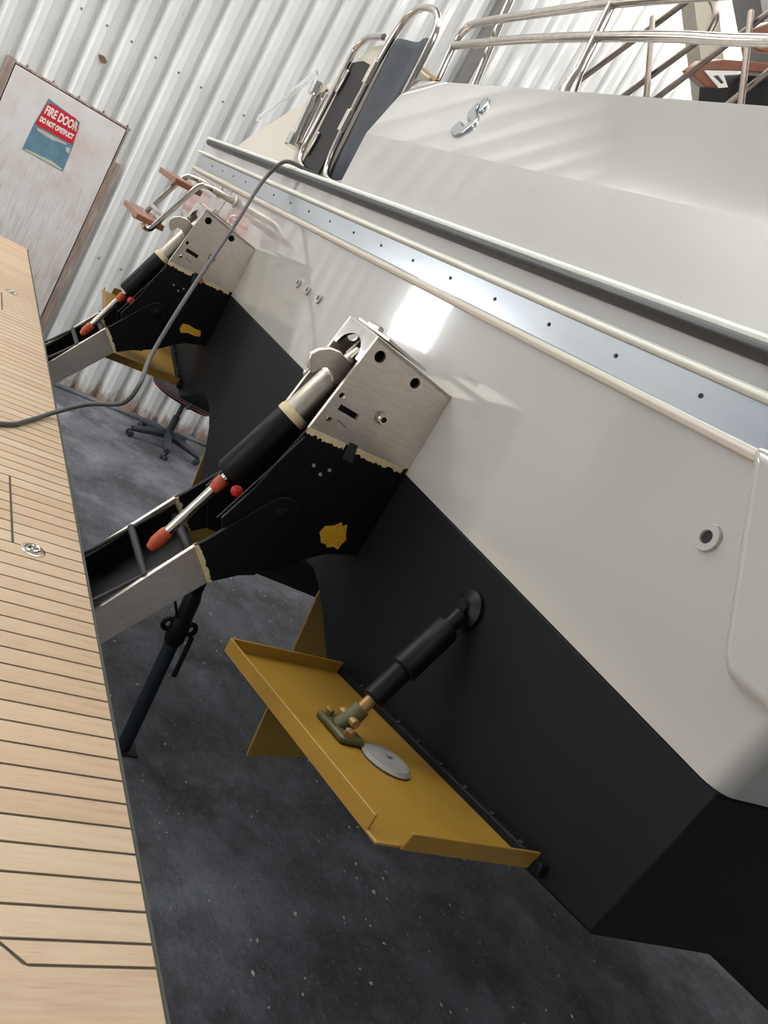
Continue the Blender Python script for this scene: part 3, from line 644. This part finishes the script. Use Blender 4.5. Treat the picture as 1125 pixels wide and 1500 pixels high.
while x > PX0 + 0.03:
    x0, x1 = x - 0.05 + G, x - G
    xm = x - 0.025
    if near(xm):
        shared('short', x0, x1, 0.3805, PY1); shared('hatchplank', x0, x1, PY0 + .01, 0.3745)['label'] = 'hatch plank'
    else:
        shared('full', x0, x1, PY0 + .01, PY1)
    x -= 0.05
if x - (PX0 + .01) > 0.01: plank(PX0 + 0.012, x - G, PY0 + .01, PY1 - .02)
q = MB(); q.xy([(-0.749 + G, 0.340), (-0.749 + G, PY1), (-0.714 - G, PY1), (-0.714 - G, 0.372)], PT - 0.008, PT); q.build('plank', 'teak', plat)
q = MB(); q.xy([(-0.714 + G, PY1), (-0.714 + G, 0.374), (-0.717 + G, 0.366), (-0.736, 0.345), (-0.749 + G, 0.328), (-0.749 + G, PY0 + .01), (PX1 - .01, PY0 + .01), (PX1 - .01, PY1)], PT - 0.008, PT)
lab(q.build('margin_board', 'teak', plat), 'wide teak margin board at the near end')
for x, y in ((-1.74, 0.42), (-4.137, 0.42)):
    q = MB(); q.lathe((x, y, PT - 0.002), (0, 0, 1), [(0, .027), (.004, .027), (.0055, .024), (.0055, .019), (.0015, .017), (.0015, 0)], 24); o = q.build('lifting_ring', 'tube_steel', plat)
    lab(o, 'round flush steel lifting ring')
    q = MB(); q.rings([(x + .0 + .013 * math.cos(a), y + .013 * math.sin(a), PT + 0.004 + .003 * math.sin(a)) for a in [2 * math.pi * i / 18 for i in range(19)]], 0.003, 8); q.build('ring', 'chrome', o)
    q = MB(); q.lathe((x, y, PT - 0.001), (0, 0, 1), [(0, .006), (.004, .006), (.005, 0)], 10); q.build('hub', 'chrome', o)

# ------------------------------------------------------------------ boarding ladder with wooden treads
lad = thing('boarding_ladder', 'folded steel boarding ladder with brown wooden treads', 'ladder', (-4.1, 0.9, -0.33))
for x in (-3.87, -4.19):
    q = MB(); q.tube([(x, 1.06, -0.028), (x, 0.98, -0.028), (x, 0.925, -0.030), (x, 0.895, -0.045), (x, 0.873, -0.085), (x, 0.80, -0.27), (x, 0.785, -0.305), (x, 0.765, -0.312), (x, 0.752, -0.30)], 0.013, 12, 5); q.build('side_rail', 'tube_steel', lad)
    q = MB(); q.lathe((x, 1.06, -0.028), (0, -1, 0), [(0, .026), (.006, .026), (.010, .016), (.11, .016), (.112, .013)], 16); q.build('mount_socket', 'stainless', lad)
for (yy, zz) in ((0.845, -0.075), (0.765, -0.285)):
    q = MB()
    dz = Vector((0, 0.55, -0.2)).normalized()
    q.obox((-3.885, yy + .012, zz), (-4.30, yy + .012, zz), 0.125, 0.026, (0, -0.05, 1)); q.build('tread', 'varnish', lad, 0.004)
q = MB(); q.tube([(-3.87, 0.815, -0.235), (-4.19, 0.815, -0.235)], 0.010); q.build('cross_bar', 'chrome', lad)

# ------------------------------------------------------------------ upright boarding gate with dark panels
gate = thing('boarding_gate', 'upright steel hoop gate with dark fabric panels beside the locker lid', 'gate', (-3.4, 1.2, 0.225))
h2 = [(-3.12, 1.2, 0.30), (-3.20, 1.2, 0.235), (-3.371, 1.2, 0.234), (-3.440, 1.2, 0.30), (-3.463, 1.2, 0.445), (-3.462, 1.2, 0.715), (-3.43, 1.2, 0.853), (-3.385, 1.2, 0.905), (-3.295, 1.2, 0.925), (-3.165, 1.2, 0.905), (-3.085, 1.2, 0.845), (-3.064, 1.2, 0.733), (-3.059, 1.2, 0.465), (-3.08, 1.2, 0.35)]
q = MB(); q.tube(h2, 0.013, 12, 5); q.build('hoop', 'tube_steel', gate)
h1 = [(-3.60, 1.21, 0.232), (-3.69, 1.21, 0.25), (-3.735, 1.21, 0.31), (-3.73, 1.21, 0.431), (-3.722, 1.21, 0.695), (-3.715, 1.21, 0.754), (-3.65, 1.21, 0.795), (-3.54, 1.21, 0.802), (-3.47, 1.21, 0.80)]
q = MB(); q.tube([(a, 1.178, c) for a, b, c in h1], 0.013, 12, 5); q.build('hoop', 'tube_steel', gate)
q = MB(); q.xz([(-3.70, 0.25), (-3.715, 0.70), (-3.60, 0.71), (-3.47, 0.69), (-3.455, 0.198), (-3.66, 0.198)], 1.190, 1.200); lab(q.build('dark_panel', 'black_cloth', gate), 'black panel between the hoops')
vs = []
mbp = MB(); n = 10
rows = [(-3.44, -3.12, 0.236), (-3.455, -3.13, 0.36), (-3.46, -3.13, 0.50), (-3.46, -3.10, 0.64), (-3.455, -3.08, 0.78), (-3.44, -3.09, 0.81)]
for (a, b, z) in rows:
    for i in range(n + 1):
        t = i / n; vs.append((a + (b - a) * t, 1.215 + 0.012 * math.sin(t * 9 + z * 4), z))
m_ = len(rows)
fs = [(r * (n + 1) + i, r * (n + 1) + i + 1, (r + 1) * (n + 1) + i + 1, (r + 1) * (n + 1) + i) for r in range(m_ - 1) for i in range(n)]
mbp.add(vs, fs, True); fo = mbp.build('fabric_panel', 'fabric', gate, angle=70)
sd = fo.modifiers.new('thick', 'SOLIDIFY'); sd.thickness = 0.006
lab(fo, 'slack blue-grey fabric panel')
for (x, z) in ((-3.70, 0.62), (-3.675, 0.35)):
    q = MB(); q.xz([(x - .018, z - .05), (x + .018, z - .06), (x + .03, z + .04), (x, z + .05)], 1.176, 1.189); q.build('latch_plate', 'tube_steel', gate, 0.004)
for z in (0.42, 0.62):
    q = MB(); q.obox((-3.462, 1.193, z), (-3.462, 1.193, z + .09), 0.022, 0.034, (1, 0, 0)); q.build('tube_clamp', 'stainless', gate, 0.003)

# ------------------------------------------------------------------ grey cable
cb = [(-2.2, -0.82, -0.862), (-2.25, -0.30, -0.862), (-2.33, 0.15, -0.862), (-2.417, 0.355, -0.862), (-2.521, 0.434, -0.861), (-2.66, 0.52, -0.850), (-2.661, 0.60, -0.786), (-2.611, 0.68, -0.726), (-2.608, 0.70, -0.646), (-2.748, 0.73, -0.576), (-2.909, 0.79, -0.389), (-3.103, 0.87, -0.195), (-3.221, 0.92, -0.068), (-3.356, 0.97, 0.051), (-3.42, 1.005, 0.136), (-3.353, 1.022, 0.204), (-3.303, 1.10, 0.214), (-3.28, 1.17, 0.222)]
q = MB(); q.tube(cb, 0.0075, 10, 6)
tag(q.build('power_cable', 'cable'), 'grey power cable looping from the swim platform over the black strake', 'cable')

# ------------------------------------------------------------------ steel prop under the keel
pr = thing('support_prop', 'dark adjustable steel prop standing under the keel', 'prop', (-2.6, 1.255, FL))
foot = Vector((-2.600, 1.255, FL)); top = Vector((-2.60, 1.185, -0.945))
def pp_(t): return foot.lerp(top, t)
q = MB(); q.rings([pp_(t) for t in (0.005, 0.56)], 0.028, 18); q.build('outer_tube', 'prop_paint', pr)
q = MB(); q.rings([pp_(t) for t in (0.5, 1.0)], 0.0235, 18); q.build('inner_tube', 'black_paint', pr)
q = MB(); q.rings([pp_(t) for t in (0.47, 0.49, 0.56, 0.58, 0.66, 0.68)], [.030, .038, .038, .032, .032, .026], 18); col = q.build('collar', 'black_paint', pr)
for s_ in (-1, 1):
    c = pp_(0.54) + Vector((0.0, s_ * 0.046, 0)); q = MB(); q.rings([c + Vector((0, 0.018 * math.cos(a), 0.022 * math.sin(a))) for a in [2 * math.pi * i / 14 for i in range(15)]], 0.010, 8); q.build('lug', 'black_paint', col)
q = MB(); q.tube([pp_(0.53) + Vector((0.02, 0.055, -0.01)), pp_(0.36) + Vector((0.03, 0.05, 0))], 0.010, 10); q.build('handle', 'black_paint', col)
q = MB(); q.box(-2.65, -2.55, 1.205, 1.305, FL, FL + 0.010); q.build('foot_plate', 'prop_paint', pr, 0.002)
q = MB(); q.box(-2.66, -2.54, 1.125, 1.245, -0.955, -0.945); q.build('head_plate', 'black_paint', pr, 0.002)
for dx in (0, 0.022):
    q = MB(); q.tube([pp_(0.58) + Vector((dx, -0.03, 0)), pp_(0.78) + Vector((dx, -0.16, 0.02))], 0.004, 6); q.build('chain_wire', 'black_paint', pr)

# ------------------------------------------------------------------ office chair by the wall
ch = thing('office_chair', 'dark office swivel chair with red piping by the corrugated wall', 'chair', (-6.42, 2.10, FL))
hub = Vector((-6.42, 2.10, FL + 0.11))
for i in range(5):
    a = math.radians(-8 + 72 * i); dv = Vector((math.cos(a), math.sin(a), 0))
    q = MB(); pts = [hub + dv * 0.03, hub + dv * 0.12 + Vector((0, 0, -0.008)), hub + dv * 0.30 + Vector((0, 0, -0.04))]
    q.rings(pts, [0.036, 0.032, 0.024], 10); lg = q.build('base_leg', 'chair_plastic', ch)
    q = MB(); e = hub + dv * 0.30; e.z = FL + 0.028; sd_ = Vector((-dv.y, dv.x, 0))
    for s_ in (-1, 1): q.lathe(e + sd_ * s_ * 0.012, sd_ * s_, [(0, .026), (.014, .026), (.018, .020), (.018, 0)], 14)
    q.lathe(e, (0, 0, 1), [(0, .008), (.045, .008)], 8); q.build('caster', 'chair_plastic', lg)
q = MB(); q.lathe(hub + Vector((0, 0, -.03)), (0, 0, 1), [(0, .038), (.07, .038), (.08, .028), (.20, .028), (.205, .018), (.31, .018)], 16); q.build('gas_column', 'chair_plastic', ch)
def pad(name, c, ux, uy, uz, sx_, sy_, sz_, mat, parent, pw=2.6):
    q = MB(); loops = []; n = 28
    for h, k in ((-1, .82), (-.7, .96), (0, 1), (.7, .96), (1, .82)):
        lp = []
        for i in range(n):
            a = 2 * math.pi * i / n; cx, cy = math.cos(a), math.sin(a)
            r = 1 / ((abs(cx) ** pw + abs(cy) ** pw) ** (1 / pw))
            lp.append(c + ux * cx * r * sx_ * k + uy * cy * r * sy_ * k + uz * h * sz_)
        loops.append(lp)
    q.loft(loops, True); return q.build(name, mat, parent)
sc = Vector((-6.42, 2.06, FL + 0.46)); ux = Vector((1, 0, 0.05)).normalized(); uy = Vector((0, 1, -0.12)).normalized(); uz = ux.cross(uy).normalized()
st = pad('seat', sc, ux, uy, uz, .25, .25, .038, 'black_cloth', ch)
pad('seat_piping', sc - uz * 0.012, ux, uy, uz, .253, .253, .010, 'chair_red', st)
bc = Vector((-6.46, 2.34, FL + 0.68)); bz = Vector((0.1, 1, 0.28)).normalized(); bx = Vector((1, -0.1, 0)).normalized(); by = bz.cross(bx).normalized()
bk = pad('backrest', bc, bx, by, bz, .22, .24, .035, 'black_cloth', ch)
q = MB(); q.rings([sc + Vector((0, .05, -.05)), sc + Vector((0, .26, -.06)), bc + bz * .04 + Vector((0, 0.01, -.1))], [.022, .02, .016], 10); q.build('back_support', 'chair_plastic', ch)
for s_ in (-1, 1):
    q = MB(); q.tube([sc + ux * s_ * .20 + Vector((0, 0, -.03)), sc + ux * s_ * .30 + Vector((0, 0, 0)), sc + ux * s_ * .30 + Vector((0, .02, .20))], .016, 8, 4); ar = q.build('armrest', 'chair_plastic', ch)
    q = MB(); q.obox(sc + ux * s_ * .30 + Vector((0, -.11, .21)), sc + ux * s_ * .30 + Vector((0, .13, .20)), .06, .03); q.build('arm_pad', 'rubber', ar, .01)

# ------------------------------------------------------------------ wooden seat and cushion seen through the folded frame
ws = thing('folding_chair', 'brown wooden folding seat with white hinge behind the rail', 'chair', (-3.5, 2.75, 1.45))
q = MB(); q.yz([(2.537, 1.513), (2.573, 1.585), (2.667, 1.655), (2.904, 1.788), (3.071, 1.832), (3.053, 1.793), (2.937, 1.758), (2.782, 1.671), (2.603, 1.561), (2.739, 1.559), (2.661, 1.515)], -3.56, -3.495); q.build('wooden_arm', 'varnish', ws, .005)
holed_plate_yz('hinge_plate', [(2.595, 1.557), (2.774, 1.666), (2.782, 1.654), (2.708, 1.604), (2.767, 1.581), (2.724, 1.551)], [[(2.656, 1.568), (2.681, 1.587), (2.735, 1.584), (2.727, 1.57)]], -3.495, -3.488, 'sign_white', ws)
q = MB(); q.yz([(2.861, 1.669), (2.878, 1.715), (3.126, 1.856), (3.345, 1.668), (3.008, 1.486)], -3.85, -3.60); q.build('cushion', 'black_cloth', ws, .03, 3)
q = MB(); q.yz([(2.727, 1.783), (2.747, 1.855), (2.814, 1.929), (2.895, 1.992), (3.008, 1.895), (2.863, 1.816)], -3.59, -3.54); q.build('wooden_arm', 'varnish', ws, .006)

# ------------------------------------------------------------------ grit on the floor
q = MB(); rnd = random.Random(11)
def pebble(x, y, r):
    vs = []
    for (a, b, c) in ((1, 0, 0), (-1, 0, 0), (0, 1, 0), (0, -1, 0), (0, 0, 1), (0, 0, -.5)):
        k = r * rnd.uniform(.6, 1.3); vs.append((x + a * k, y + b * k * .8, FL + r * .3 + c * k * .7))
    q.add(vs, [(0, 2, 4), (2, 1, 4), (1, 3, 4), (3, 0, 4), (2, 0, 5), (1, 2, 5), (3, 1, 5), (0, 3, 5)])
for i in range(1700):
    pebble(rnd.uniform(-4.5, -0.6), rnd.uniform(0.6, 3.4), 0.002 + 0.009 * rnd.random() ** 4)
pebble(-1.42, 1.38, .016); pebble(-2.0, 2.2, .014); pebble(-1.63, 1.55, .012); pebble(-1.75, 1.6, .012)
g = q.build('floor_grit', 'pebble'); g['kind'] = 'stuff'; tag(g, 'pale grit and stone chips scattered over the dark floor', 'grit')
